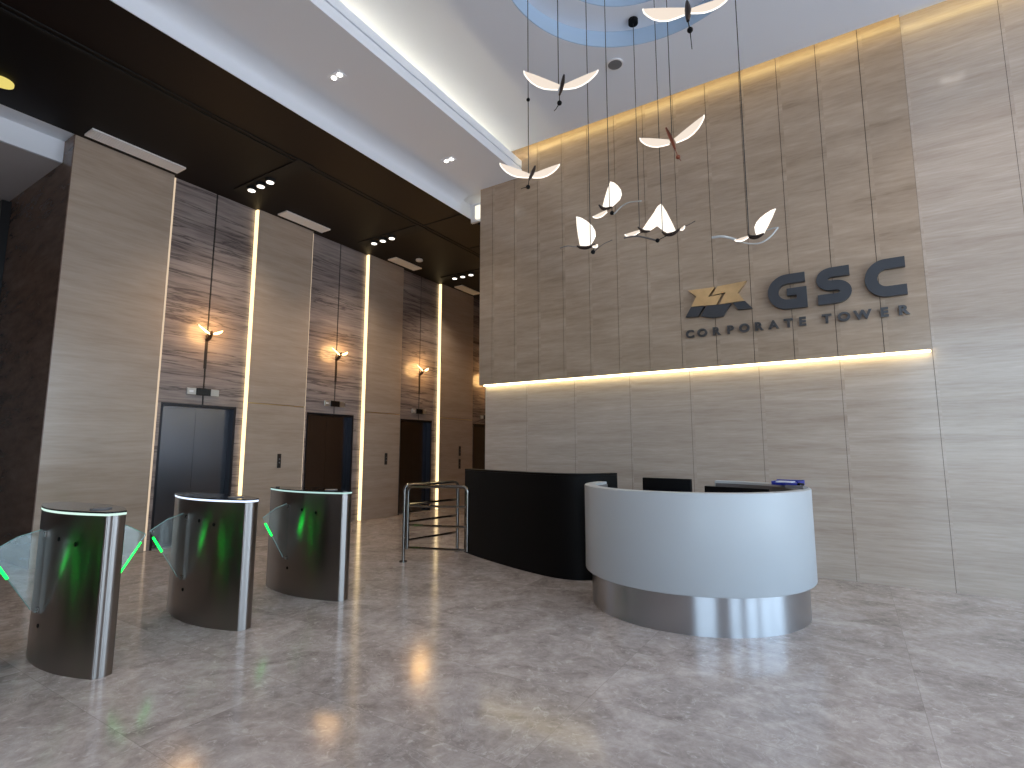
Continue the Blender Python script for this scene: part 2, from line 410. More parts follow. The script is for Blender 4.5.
# ceilings
xe = -5.46
mb = MB()
mb.box(-8.62, 2.43, 5.5, -6.40, 13.7, 5.6); mb.box(-8.3, YB, 5.5, -6.40, 2.43, 5.6)
dc = struct(mb.build('ceiling_lift_lobby', M['darkceil'], smooth=0), 'dark brown dropped ceiling along the lifts', 'ceiling')
MB().box(-6.40, YB, 5.5, xe - .013, 13.7, 5.6).build('edge_board', M['darkceil_edge'], dc, smooth=0)
mb = MB()
mb.box(-6.46, YB, 5.488, -6.42, 13.7, 5.5005); mb.box(-6.36, YB, 5.488, -6.34, 13.7, 5.5005)
for y in (7.0, 8.35): mb.box(-6.36, y - .01, 5.489, xe - .02, y + .01, 5.5004)
mb.build('ceiling_groove', M['slotblack'], dc, smooth=0)
# white soffit: fascia with a soft fillet, flat soffit, stepped cove lip
xl = -4.17
prof = [(xe, 5.5), (xe, 5.64)]
prof += [(xe + .26 - .26 * math.cos(t), 5.64 + .12 * math.sin(t)) for t in [PI / 2 * k / 8 for k in range(1, 9)]]
prof += [(xl, 5.76), (xl, 5.89), (xl - .035, 5.89), (xl - .035, 5.915), (xl, 5.915), (xl, 6.03), (xl - .06, 6.03), (xl - .06, 5.93), (xe - .06, 5.93), (xe - .06, 5.605), (xe - .012, 5.605), (xe - .012, 5.5)]
def sweep_y(prof, y0, y1):
    mb = MB(); mb.poly_extrude([(x, y0, z) for x, z in prof], (0, y1 - y0, 0)); return mb
so = struct(sweep_y(prof, YB, YS - .005).build('ceiling_soffit', M['white2'], smooth=30), 'white dropped soffit band with a cove lip beside the dark ceiling', 'ceiling')
MB().box(xe - .06, YS - .004, 5.76, -4.99, 7.30, 6.0).build('soffit_return', M['white2'], so, smooth=0)
MB().box(xe - .012, YS - .004, 5.5, xe, 7.30, 5.76).build('soffit_fascia', M['white2'], so, smooth=0)
MB().box(xe, 7.25, 5.42, -4.99, 7.30, 5.76).build('soffit_end', M['white2'], so, smooth=0)
tag(MB().box(-5.33, 7.20, 5.46, -5.0, 7.249, 5.69).build('end_wall_glow', emit('soffit end glow', (1., .92, .74), 1.15), smooth=0),
    'small cream panel glowing as the lit soffit end, above left end of the sign wall', 'light')  # emission stands in for light falling on the soffit end wall
# main ceiling with the round two-step recess
ZC = 6.12
cx, cy, R1, R2 = -1.395, 4.334, 1.32, .96
def circ(r, n=96): return [(cx + r * math.cos(2 * PI * k / n), cy + r * math.sin(2 * PI * k / n)) for k in range(n)]
def plate_with_hole(x0, y0, x1, y1, r, z0, z1, n=96):
    def edge(a):
        dx, dy = math.cos(a), math.sin(a)
        t = min([((x1 - cx) / dx) if dx > 1e-9 else 1e9, ((x0 - cx) / dx) if dx < -1e-9 else 1e9,
                 ((y1 - cy) / dy) if dy > 1e-9 else 1e9, ((y0 - cy) / dy) if dy < -1e-9 else 1e9])
        return (cx + dx * t, cy + dy * t)
    A = [2 * PI * k / n for k in range(n)] + [math.atan2(yy - cy, xx - cx) % (2 * PI) for xx in (x0, x1) for yy in (y0, y1)]
    A = sorted(set(A))
    inner = [(cx + r * math.cos(a), cy + r * math.sin(a)) for a in A]; outer = [edge(a) for a in A]
    return MB().ring_prism(outer, inner, z0, z1)
mc = struct(plate_with_hole(-5.6, YB, XR, 6.69, R1, ZC, ZC + .2).build('ceiling', M['white'], smooth=30), 'white main ceiling with a round stepped recess', 'ceiling')
plate_with_hole(-3.2, 2.8, .3, 6.2, R2, ZC + .2, ZC + .36).build('recess_ring', M['white'], mc, smooth=30)
MB().box(-3.2, 2.8, ZC + .36, .3, 6.2, ZC + .4).build('recess_top', M['white'], mc, smooth=0)
MB().box(-5.6, 6.69, 6.27, XR, 6.95, 6.32).build('slot_top', M['white'], mc, smooth=0)
tag(MB().box(-4.1, 6.70, 6.235, XR - .1, 6.745, 6.262).build('led_strip', M['led_wash'], smooth=0), 'yellow LED line hidden where ceiling meets sign wall', 'light strip')
tag(MB().box(-5.15, YB + .2, 5.935, -5.09, YS - .1, 5.95).build('led_strip', M['led_cove'], smooth=0), 'warm white LED line hidden in the cove of the white soffit', 'light strip')
tag(MB().box(-4.90, YU + .012, 2.415, .775, YS - .004, 2.433).build('led_strip', M['led_sign'], smooth=0), 'long warm LED line under the sign panel ledge', 'light strip')
# ceiling at the far left
mb = MB(); mb.box(-8.62, YB, 5.5, -8.30, 2.413, 5.6); mb.box(-8.66, YB, 5.2, -8.62, 2.413, 5.6)
ls = struct(mb.build('ceiling_left_edge', M['white2'], smooth=0), 'white stepped ceiling edge at the upper left', 'ceiling')
struct(MB().box(-13.5, YB, 5.2, -8.66, 2.413, 5.3).build('ceiling_left', M['pinkish'], smooth=0), 'soft grey lower ceiling at the upper left', 'ceiling')
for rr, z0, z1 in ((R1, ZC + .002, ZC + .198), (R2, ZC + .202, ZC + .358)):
    MB().ring_prism(circ(rr - .001), circ(rr - .012), z0, z1).build('recess_riser', M['blue_cast'], mc, smooth=30)  # thin liners that carry the painted daylight blue
# facades (behind and to the right of the camera): frames only show in reflections
def facade(name, pts, h, label, axis):
    mb = MB()
    for p in pts:
        if axis == 'y': mb.box(XR, p - .04, 0, XR + .12, p + .04, h)
        else: mb.box(p - .04, YB - .12, 0, p + .04, YB, h)
    for z in (0.05, 2.8, h - .05):
        if axis == 'y': mb.box(XR + .02, YB, z - .05, XR + .1, 6.9, z + .05)
        else: mb.box(1.6, YB - .1, z - .05, XR, YB - .02, z + .05)
    return struct(mb.build(name, M['mullion'], smooth=0), label, 'window')
for k, (a, b) in enumerate([(-7.0, -2.6), (-.2, .5), (2.6, 3.0)]): struct(MB().box(XR, a, 0, XR + .5, b, 5.2).build('trim_%d' % (11 + k), M['sign_low'], smooth=0), 'added unseen stone pier between the facade windows, pier %d from the back' % (k + 1), 'pier')  # piers put in to band and narrow the window reflection in the plinth
facade('window_1', [-7 + 1.98 * k for k in range(8)], 5.2, 'tall glazed facade frame on the right', 'y')
struct(MB().box(-13.5, YB - .2, 0, 1.6, YB, 5.2).build('wall_front', M['sign_low'], smooth=0), 'added unseen stone wall behind the viewer', 'wall')  # put in to cut window light from behind and darken the plinth reflection
facade('window_2', [1.7 + 1.58 * k for k in range(4)], 5.2, 'tall glazed facade frame behind the viewer', 'x')
mb = MB(); mb.box(XR, YB, 5.2, XR + .2, 7, 6.6); mb.box(-13.5, YB - .2, 5.2, XR, YB, 6.6)
struct(mb.build('wall_lintel', M['white'], smooth=0), 'white wall above the facade glazing', 'wall')
struct(MB().box(-14, YB - .4, 6.73, XR + .4, 14.2, 6.9).build('ceiling_slab', M['white'], smooth=0), 'structural slab above the ceilings', 'ceiling')

# ------------------------------------------------------------------ dark metal frame at the far left
fr = thing('door_frame', 'dark metal frame cut off at the left edge below the ceiling', 'frame', (-10.7, 2.3, 0))
for x in (-10.66, -12.61): MB().box(x, 2.30, 0, x + .11, 2.41, 5.15).build('upright', M['mullion'], fr, smooth=0)
MB().box(-12.5, 2.32, 5.02, -10.66, 2.41, 5.15).build('head_rail', M['mullion'], fr, smooth=0)
MB().box(-12.5, 2.36, 0, -10.66, 2.40, 5.02).build('dark_panel', M['black'], fr, smooth=0)

# ------------------------------------------------------------------ lift wall fittings
disp_y = [4.315, 6.80, 9.19, 11.86]
for i, y in enumerate(disp_y):
    t = thing('floor_indicator', 'slim steel floor indicator over the lift, bay '+ bay_names[i], 'floor indicator', (XP, y, 2.24), 'lift floor indicators')
    MB().box(XP + .001, y - .24, 2.235, XP + .02, y + .24, 2.335).bevel(.004, 1).build('plate', M['plate'], t, smooth=0)
    MB().box(XP + .0205, y - .11, 2.23, XP + .03, y + .11, 2.34).bevel(.004, 1).build('screen', M['screen'], t, smooth=0)
    MB().box(XP + .0205, y - .21, 2.27, XP + .024, y - .15, 2.30).build('arrow_lamp', M['vent'], t, smooth=0)
for i, (y, n) in enumerate([(5.63, 1), (8.13, 1), (10.65, 2)]):
    lab = ['between the first and second lift', 'between the second and third lift', 'on the orange lit panel beyond the third lift'][i]
    t = thing('call_button', 'dark narrow lift call panel ' + lab, 'call button', (XL, y, 1.2), 'lift call panels')
    for k in range(n):
        zc = 1.215 + (.16 if (n == 2 and k == 0) else 0) - (.16 if (n == 2 and k == 1) else 0)
        MB().box(XL - .004, y - .034, zc - .12, XL + .014, y + .034, zc + .12).bevel(.004, 1).build('plate', M['bronze'], t, smooth=0)
        MB().disc((XL + .0145, y, zc + .03), .013, .003, 'x').build('button', M['speaker'], t)
        MB().disc((XL + .0145, y, zc - .03), .013, .003, 'x').build('button', M['speaker'], t)

def leaf(mb, root, tip, chord, th=.006, prof=None):
    """leaf-shaped wing: straight leading edge root->tip, belly along chord"""
    root, tip, chord = Vector(root), Vector(tip), Vector(chord)
    prof = prof or [(0, 0), (.35, -.03), (.7, -.03), (1, .02), (.95, .30), (.84, .58), (.68, .86), (.5, 1), (.32, .98), (.15, .78), (0, .55)]
    sp = tip - root; n = sp.cross(chord).normalized() * th
    P = [root + sp * s + chord * c - n * .5 for s, c in prof]
    mb.poly_extrude(P, n); return mb
def rim(mb, root, tip, chord, r, prof=None):
    root, tip, chord = Vector(root), Vector(tip), Vector(chord)
    prof = prof or [(1, .02), (.95, .30), (.84, .58), (.68, .86), (.5, 1), (.32, .98), (.15, .78), (0, .55)]
    mb.tube([root + (tip - root) * s + chord * c for s, c in prof], r, 6); return mb

# wing lamps on the marble over each lift
sz = [3.2, 3.25, 3.24, 3.27]
for i, y in enumerate(disp_y):
    z = sz[i]
    t = thing('wall_lamp', 'glowing winged wall lamp on dark marble, bay ' + bay_names[i], 'wall lamp', (XP, y, z - .1), 'winged wall lamps')
    mb = MB(); mb.box(XP + .001, y - .02, z - .55, XP + .012, y + .02, z - .02); mb.build('back_plate', M['bronze'], t, smooth=0)
    mb = MB(); mb.tube([(XP + .01, y, z - .10), (XP + .07, y + .01, z - .06), (XP + .12, y, z), (XP + .15, y, z + .03)], [.03, .035, .03, .015], 10); mb.build('lamp_body', M['birdbody'], t)
    for sgn in (-1, 1):
        mb = MB(); leaf(mb, (XP + .12, y + sgn * .03, z), (XP + .10, y + sgn * .19, z + (.10 if sgn < 0 else .075)), (.04, 0, -.05 if sgn < 0 else -.035)); mb.build('glass_wing', M['sconce_lit'], t)
    L = bpy.data.lights.new('lamp_glow', 'POINT'); L.energy = 20; L.color = (1., .56, .20); L.shadow_soft_size = .20
    o = bpy.data.objects.new('lamp_glow', L); C.objects.link(o); o.location = (XP + .21, y, z + .04)

# ------------------------------------------------------------------ fittings in the dark ceiling
vents = [(2.48, 3.62), (5.27, 6.19), (7.90, 8.71), (10.2, 11.0)]
vl = ['leftmost, nearest the block corner', 'second from the left', 'third from the left', 'far one beside the sign wall']
for i, (a, b) in enumerate(vents):
    t = thing('ceiling_vent', 'white slotted air vent in the dark ceiling, ' + vl[i], 'vent', (-8.06, (a + b) / 2, 5.48), 'white air vents along the lift wall')
    MB().box(-8.18, a, 5.486, -7.93, b, 5.499).build('backing', M['vent'], t, smooth=0)
    mb = MB()
    mb.box(-8.18, a, 5.476, -8.16, b, 5.4855); mb.box(-7.95, a, 5.476, -7.93, b, 5.4855); mb.box(-8.16, a, 5.476, -7.95, a + .02, 5.4855); mb.box(-8.16, b - .02, 5.476, -7.95, b, 5.4855)
    mb.build('frame', M['vent'], t, smooth=0)
    for k in range(5): MB().box(-8.135 + .037 * k, a + .02, 5.478, -8.120 + .037 * k, b - .02, 5.4855).build('slat', M['vent'], t, smooth=0)
slots = [(-7.95, -6.32, 4.47), (-7.99, -6.40, 7.02), (-8.0, -6.6, 9.56)]
sl = ['nearest the viewer', 'middle one', 'far one beside the sign wall']
for i, (a, b, y) in enumerate(slots):
    t = thing('spotlight_track', 'black ceiling slot with three small spotlights, ' + sl[i], 'light', ((a + b) / 2, y, 5.48), 'spotlight slots in the dark ceiling')
    MB().box(a, y - .12, 5.484, b, y + .12, 5.499).build('slot', M['slotblack'], t, smooth=0)
    for k in range(3):
        x = -7.66 + .24 * k
        mb = MB(); mb.tube([(x, y, 5.483), (x, y, 5.44)], .075, 16); sp = mb.build('spot_can', M['slotblack'], t)
        MB().disc((x, y, 5.43), .055, .008).build('spot_lens', M['spot_dimlit'], sp)
    for k in (1,):
        L = bpy.data.lights.new('slot_spot', 'SPOT'); L.energy = 95; L.color = (1., .82, .62); L.spot_size = 1.9; L.spot_blend = .8; L.shadow_soft_size = .06
        o = bpy.data.objects.new('slot_spot', L); C.objects.link(o); o.location = (-7.4, y, 5.40)
tag(MB().disc((-7.6, 8.26, 5.45), .075, .048).bevel(.012, 2).build('smoke_detector', M['vent']), 'small round white smoke detector in the dark ceiling', 'smoke detector')
tag(MB().disc((-7.75, 1.56, 5.47), .11, .028).build('ceiling_light', emit('yellow lamp', (1., .82, .22), .75)), 'small yellow ceiling lamp at the upper left edge', 'light')
# twin downlights in the soffit
for i, (x, y) in enumerate([(-4.80, 3.74), (-4.84, 5.86)]):
    t = thing('downlight', 'twin downlight in the white soffit, ' + ['the nearer one', 'the farther one near the sign wall'][i], 'light', (x, y, 5.75), 'twin downlights in the soffit')
    MB().box(x - .10, y - .06, 5.752, x + .10, y + .06, 5.7595).build('trim_plate', M['white2'], t, smooth=0)
    for k in (-1, 1):
        MB().disc((x + .05 * k, y, 5.745), .026, .006).build('lens', M['spot_lit'], t)
    L = bpy.data.lights.new('soffit_spot', 'SPOT'); L.energy = 35; L.color = (1., .9, .78); L.spot_size = 1.5; L.spot_blend = .7; L.shadow_soft_size = .05
    o = bpy.data.objects.new('soffit_spot', L); C.objects.link(o); o.location = (x, y, 5.72)
for i, (x, y, en) in enumerate([(1.42, 5.6, 70), (.98, 2.95, 110), (-3.6, 1.2, 110), (1.2, -1.2, 110), (-3.4, -2.0, 110), (3.9, 3.2, 90)]):  # last four are added out of view to brighten the floor
    t = thing('downlight', 'twin downlight in the white main ceiling, ' + ['nearest the sign wall', 'second from the sign wall', 'added unseen left of the viewer', 'added unseen behind the viewer on the right', 'added unseen behind the viewer on the left', 'added unseen at the far right'][i], 'light', (x, y, ZC - .01), 'twin downlights in the main ceiling')
    MB().box(x - .12, y - .07, ZC - .008, x + .12, y + .07, ZC - .0005).build('trim_plate', M['white2'], t, smooth=0)
    for k in (-1, 1): MB().disc((x + .06 * k, y, ZC - .015), .04, .006).build('lens', M['spot_lit'], t)
    L = bpy.data.lights.new('ceiling_spot', 'SPOT'); L.energy = en * 1.1; L.color = (1., .88, .76); L.spot_size = 2.0; L.spot_blend = .8; L.shadow_soft_size = .08
    o = bpy.data.objects.new('ceiling_spot', L); C.objects.link(o); o.location = (x, y, ZC - .04)
sp = thing('ceiling_speaker', 'round grey speaker disc in the white ceiling', 'speaker', (-2.132, 5.74, ZC - .01))
MB().disc((-2.132, 5.74, ZC - .015), .085, .013).build('grille', M['speaker'], sp)
MB().ring_prism([(-2.132 + .10 * math.cos(a), 5.74 + .10 * math.sin(a)) for a in [2 * PI * k / 32 for k in range(32)]],
                [(-2.132 + .085 * math.cos(a), 5.74 + .085 * math.sin(a)) for a in [2 * PI * k / 32 for k in range(32)]], ZC - .016, ZC - .001).build('bezel', M['vent'], sp)

# ------------------------------------------------------------------ the sign
sg = thing('building_sign', 'metal wall sign with emblem, big GSC and small CORPORATE TOWER', 'sign', (-.5, YU - .03, 3.1))
def ribbon(path, w, z_or=None):
    """thick flat stroke along a path in the x-z plane, returned as outline"""
    P = [Vector((p[0], p[1])) for p in path]; Lf, Rt = [], []
    for i, p in enumerate(P):
        t = (P[min(i + 1, len(P) - 1)] - P[max(i - 1, 0)]).normalized(); n = Vector((-t.y, t.x))
        ww = w[i] if isinstance(w, list) else w
        Lf.append(p + n * ww / 2); Rt.append(p - n * ww / 2)
    return Lf, Rt
def stroke(mb, path, w, y0, y1):
    bm = mb.bm; Lf, Rt = ribbon(path, w); n = len(Lf)
    V = [[bm.verts.new((p.x, y, p.y)) for p in s] for s, y in ((Lf, y0), (Rt, y0), (Rt, y1), (Lf, y1))]
    for i in range(n - 1):
        for k in range(4): bm.faces.new((V[k][i], V[k][i + 1], V[(k + 1) % 4][i + 1], V[(k + 1) % 4][i]))
    bm.faces.new([V[k][0] for k in range(4)]); bm.faces.new([V[k][-1] for k in range(4)][::-1])
    return mb
def arc(cx_, cz, rx, rz, a0, a1, n=28): return [(cx_ + rx * math.cos(math.radians(a0 + (a1 - a0) * k / n)), cz + rz * math.sin(math.radians(a0 + (a1 - a0) * k / n))) for k in range(n + 1)]
y0, y1 = YU - .065, YU - .015
zc, H = 3.242, .415; w = .112
# G : bowl that opens right, bar and spur
gx0, gx1 = -.705, -.305
rz = H / 2 - w / 2
def C_path(x0, x1, zc):
    rx = .5 * (x1 - x0) * .98 - w / 2 + .02
    cxx = x0 + w / 2 + rx
    p = [(x1 + .005, zc + rz), (cxx + .04, zc + rz)] + arc(cxx, zc, rx, rz, 90, 270) + [(cxx + .04, zc - rz), (x1 + .005, zc - rz)]
    return p
mb = MB(); stroke(mb, C_path(gx0, gx1 - .01, zc), w, y0, y1)
mb.poly_extrude([(gx1 - .20, y0 - .002, zc - .05), (gx1 - .10, y0 - .002, zc - .05), (gx1 - .10, y0 - .002, zc - rz - w / 2), (gx1 + .005, y0 - .002, zc - rz - w / 2), (gx1 + .005, y0 - .002, zc + .035), (gx1 - .20, y0 - .002, zc + .035)], (0, y1 - y0 - .002, 0))
mb.build('letter_g', M['letter'], sg)
# S
sx0, sx1 = -.20, .135
m_ = (sx0 + sx1) / 2; rs = rz / 2
p = [(sx1 - .01, zc + rz), (m_ + .03, zc + rz)] + arc(sx0 + w / 2 + rs + .02, zc + rs, rs + .02, rs, 90, 258, 16)[0:] + arc(sx1 - w / 2 - rs - .02, zc - rs, rs + .02, rs, 78, -90, 16) + [(m_ - .03, zc - rz), (sx0 + .005, zc - rz)]
mb = MB(); stroke(mb, p, w, y0, y1); mb.build('letter_s', M['letter'], sg)
mb = MB(); stroke(mb, C_path(.26, .62, zc), w, y0, y1); mb.build('letter_c', M['letter'], sg)
# small lettering
def glyph(ch, x, z, h, name):
    cu = bpy.data.curves.new('glyph', 'FONT'); cu.body = ch; cu.size = h / .70; cu.extrude = .014; cu.offset = .006; cu.align_x = 'CENTER'
    o = bpy.data.objects.new('glyph', cu); C.objects.link(o)
    dg = bpy.context.evaluated_depsgraph_get(); me = bpy.data.meshes.new_from_object(o.evaluated_get(dg))
    bpy.data.objects.remove(o)
    me.transform(Matrix.Translation((x, YU - .03, z)) @ Matrix.Diagonal((1.08, 1, 1, 1)) @ Matrix.Rotation(PI / 2, 4, 'X'))
    me.materials.clear(); me.materials.append(M['letter_small'])
    n = bpy.data.objects.new(name, me); C.objects.link(n); n.parent = sg; n.matrix_parent_inverse = Matrix.Translation(-Vector(sg.location))
for ch, x in zip('CORPORATETOWER', [-1.634, -1.483, -1.315, -1.15, -.989, -.830, -.668, -.509, -.366, -.123, .041, .215, .409, .576]):
    glyph(ch, x, 2.828, .094, 'letter_' + ch.lower())
# emblem : two interlocked chevron crosses, golden brown above, slate grey below
def piece(pts, mat, name, ya, yb):
    mb = MB(); mb.poly_extrude([(x, ya, z) for x, z in pts], (0, yb - ya, 0)); mb.build(name, mat, sg, smooth=0)
piece([(-1.632, 3.440), (-1.300, 3.432), (-1.385, 3.318), (-1.222, 3.326), (-1.290, 3.203), (-1.596, 3.222), (-1.528, 3.346)], M['gold'], 'emblem_upper', y0, y1)
piece([(-1.270, 3.434), (-.932, 3.448), (-1.035, 3.316), (-.965, 3.205), (-1.255, 3.203), (-1.175, 3.342), (-1.340, 3.332)], M['gold'], 'emblem_upper', y0, y1)
piece([(-1.674, 3.095), (-1.600, 3.216), (-1.436, 3.206), (-1.52, 3.085)], M['letter'], 'emblem_lower', y0, y1)
piece([(-1.485, 3.083), (-1.410, 3.204), (-1.120, 3.196), (-1.225, 3.045), (-1.35, 3.045)], M['letter'], 'emblem_lower', y0, y1)
piece([(-1.100, 3.197), (-.960, 3.199), (-.883, 3.101), (-1.045, 3.105)], M['letter'], 'emblem_lower', y0, y1)
for x, z in [(-1.55, 3.3), (-1.1, 3.3), (-.66, 3.265), (-.03, 3.43), (-.03, 3.1), (.46, 3.1), (.46, 3.43)]:
    MB().disc((x, y1, z), .012, YU - y1, 'y', 10).build('standoff_pin', M['bronze'], sg)

# ------------------------------------------------------------------ reception desk (white drum)
DC = (-1.30, 5.23)
def arcpts(r, a0, a1, n=90): return [(DC[0] + r * math.cos(math.radians(a0 + (a1 - a0) * k / n)), DC[1] + r * math.sin(math.radians(a0 + (a1 - a0) * k / n))) for k in range(n + 1)]
dk = thing('reception_desk', 'curved white reception desk on a brushed steel plinth', 'desk', (DC[0], DC[1], 0))
A0, A1 = -186, 88
mb = MB().ring_prism(arcpts(1.0, A0, A1), arcpts(.89, A0, A1), .30, 1.07, closed=False); mb.bevel(.008, 2, 50); mb.build('shell', M['corian'], dk)
MB().ring_prism(arcpts(.94, A0 + 1, A1 - 1), arcpts(.83, A0 + 1, A1 - 1), 0, .299, closed=False).build('plinth', M['toe'], dk)
MB().ring_prism(arcpts(.889, A0 + 1, A1 - 1), arcpts(.875, A0 + 1, A1 - 1), .32, 1.045, closed=False).build('inner_lining', M['innergrey'], dk)
MB().ring_prism(arcpts(.874, A0 + 2, A1 - 2), arcpts(.25, A0 + 2, A1 - 2), .72, .75, closed=False).build('worktop', M['blackplastic'], dk)
MB().ring_prism(arcpts(.80, A0 + 2, A1 - 2), arcpts(.76, A0 + 2, A1 - 2), .0, .719, closed=False).build('inner_panel', M['innergrey'], dk)
# monitors on the worktop
def monitor(name, label, cxm, cym, zb, w_, h_, rot):
    t = thing(name, label, 'monitor', (cxm, cym, zb))
    R = Matrix.Translation((cxm, cym, 0)) @ Matrix.Rotation(rot, 4, 'Z')
    def part(n, f, m, **k):
        mb = MB(); f(mb); mb.bm.transform(R); mb.build(n, m, t, **k)
    part('casing', lambda b: b.box(-w_ / 2, -.02, zb + .09, w_ / 2, .02, zb + .09 + h_).bevel(.006, 2), M['blackplastic'])
    part('screen', lambda b: b.box(-w_ / 2 + .012, .0205, zb + .102, w_ / 2 - .012, .023, zb + .078 + h_), M['screen'])
    part('stand', lambda b: b.box(-.03, -.055, zb + .012, .03, -.0205, zb + .2), M['blackplastic'])
    part('base', lambda b: b.box(-.12, -.14, zb + .001, .12, .06, zb + .012).bevel(.004, 1), M['blackplastic'])
    return t
monitor('monitor', 'black monitor standing behind the white desk rim', -1.485, 5.08, .75, .475, .295, -.12)
monitor('monitor', 'lower black monitor right of the taller one inside the desk', -.95, 5.50, .75, .62, .205, -.28)
# blue tray and dark pad on the rim
def rimspot(r, a): return (DC[0] + r * math.cos(math.radians(a)), DC[1] + r * math.sin(math.radians(a)))
tx, ty = rimspot(.93, 33)
t = thing('card_tray', 'small blue tray with a white card on the right desk rim', 'tray', (tx, ty, 1.07))
RT = Matrix.Translation((tx, ty, 1.0715)) @ Matrix.Rotation(math.radians(-12), 4, 'Z')
def rbuild(f, n, m, parent, RM):
    mb = MB(); f(mb); mb.bm.transform(RM); mb.build(n, m, parent, smooth=30)
def trayf(b):
    b.box(-.12, -.09, 0, .12, .09, .022); b.box(-.12, .06, .022, .12, .09, .045); b.box(-.12, -.09, .022, -.105, .06, .035); b.box(.105, -.09, .022, .12, .06, .035)
rbuild(trayf, 'tray_body', M['blue'], t, RT)
rbuild(lambda b: b.box(-.09, -.06, .0225, .05, .05, .034), 'card', M['paper'], t, RT)
tx, ty = rimspot(.93, 3)
t = thing('desk_phone', 'low dark grey desk phone beside the blue tray on the rim', 'phone', (tx - .02, ty, 1.07))
RP = Matrix.Translation((tx - .04, ty - .02, 1.0715)) @ Matrix.Rotation(math.radians(80), 4, 'Z')
rbuild(lambda b: b.poly_extrude([(-.08, -.07, 0), (.08, -.07, 0), (.08, -.07, .012), (-.08, -.07, .03)], (0, .14, 0)), 'base', M['innergrey'], t, RP)
rbuild(lambda b: b.tube([(-.075, -.035, .036), (-.04, -.035, .043), (.02, -.035, .035), (.06, -.035, .030)], [.012, .010, .010, .012], 8), 'handset', M['blackplastic'], t, RP)

# ------------------------------------------------------------------ black curved counter
ck = thing('counter', 'tall black curved counter between the railing and white desk', 'counter', (-3.4, 5.7, 0))
path = smooth_path([(-4.60, 6.03, 0), (-4.15, 5.815, 0), (-3.6, 5.595, 0), (-3.05, 5.42, 0), (-2.68, 5.38, 0), (-2.42, 5.52, 0), (-2.27, 5.84, 0)], 8)
def offs(path, d):
    out = []
    for i, p in enumerate(path):
        t = (path[min(i + 1, len(path) - 1)] - path[max(i - 1, 0)]).normalized(); out.append((p.x - t.y * d, p.y + t.x * d))
    return out
MB().ring_prism(offs(path, 0), offs(path, .07), 0, 1.115, closed=False).build('front_panel', M['black'], ck)
MB().ring_prism(offs(path, -.004), offs(path, .10), 1.116, 1.14, closed=False).bevel(.004, 1, 50).build('top_cap', M['black'], ck)

# ------------------------------------------------------------------ tubular barrier
bk = thing('barrier_railing', 'tubular steel V-shaped barrier railing left of the black counter', 'railing', (-4.85, 5.10, 0))
Ap, Bp, Cp = Vector((-4.85, 5.10, 0)), Vector((-4.03, 5.34, 0)), Vector((-4.73, 6.04, 0))
Z = Vector((0, 0, 1))
def frame_path(P, Q, zt, zb0, zb1, rc=.07):
    d = (Q - P).normalized(); pts = [P + Z * zb0, P + Z * (zt - rc)]
    for k in range(1, 7):
        a = PI / 2 * k / 6; pts.append(P + d * rc * (1 - math.cos(a)) + Z * (zt - rc + rc * math.sin(a)))
    pts.append(Q - d * rc + Z * zt)
    for k in range(1, 7):
        a = PI / 2 * k / 6; pts.append(Q - d * rc * (1 - math.sin(a)) + Z * (zt - rc + rc * math.cos(a)))
    pts.append(Q + Z * zb1); return pts
dAB = (Bp - Ap).normalized(); dAC = (Cp - Ap).normalized()
MB().tube(frame_path(Ap + dAC * .0, Cp, .955, 0.012, 0.012), .022, 12).build('fixed_frame', M['chrome'], bk)
for z in (.71, .49, .26): MB().tube([Ap + dAC * .019 + Z * z, Cp - dAC * .019 + Z * z], .015, 10).build('rail', M['chrome'], bk)
G0 = Ap + dAB * .075 - dAC * .03
MB().tube(frame_path(G0, Bp, .945, .17, .17), .022, 12).build('gate_frame', M['chrome'], bk)
for z in (.70, .46, .185): MB().tube([G0 + Z * z, Bp + Z * z], .015, 10).build('gate_rail', M['chrome'], bk)
for z in (.80, .30): MB().tube([Ap + Z * z, G0 + Z * z], .012, 8).build('hinge', M['chrome'], bk)
for P in (Ap, Cp): MB().disc(P + Z * .0005, .05, .012).build('base_plate', M['chrome'], bk)

# ------------------------------------------------------------------ turnstiles
def lens_outline(x0, x1, yc, half, end, n=28):
    xc, rc = (x0 + x1) / 2, .022; L = (x1 - x0) / 2 - rc
    def hw(u): return end + (half - end) * (1 - abs(u) ** 2.0)
    def cap(x, s):
        """nearly flat end face with rounded corners"""
        q = []
        for k in range(0, 6):
            a = -PI / 2 + (PI / 2) * k / 5; q.append((x + s * rc * math.cos(a), -end + rc + rc * math.sin(a)))
        for k in (-.7, -.4, 0, .4, .7): q.append((x + s * (rc + .013 * (1 - k * k)), (end - rc) * k))
        for k in range(0, 6):
            a = (PI / 2) * k / 5; q.append((x + s * rc * math.cos(a), end - rc + rc * math.sin(a)))
        return [(p, yc + v) for p, v in q]
    pts = [(xc + (-1 + 2 * k / n) * L, yc - hw(-1 + 2 * k / n)) for k in range(1, n)]
    pts += cap(xc + L, 1)
    pts += [(xc + (1 - 2 * k / n) * L, yc + hw(1 - 2 * k / n)) for k in range(1, n)]
    pts += cap(xc - L, -1)[::-1]
    return pts
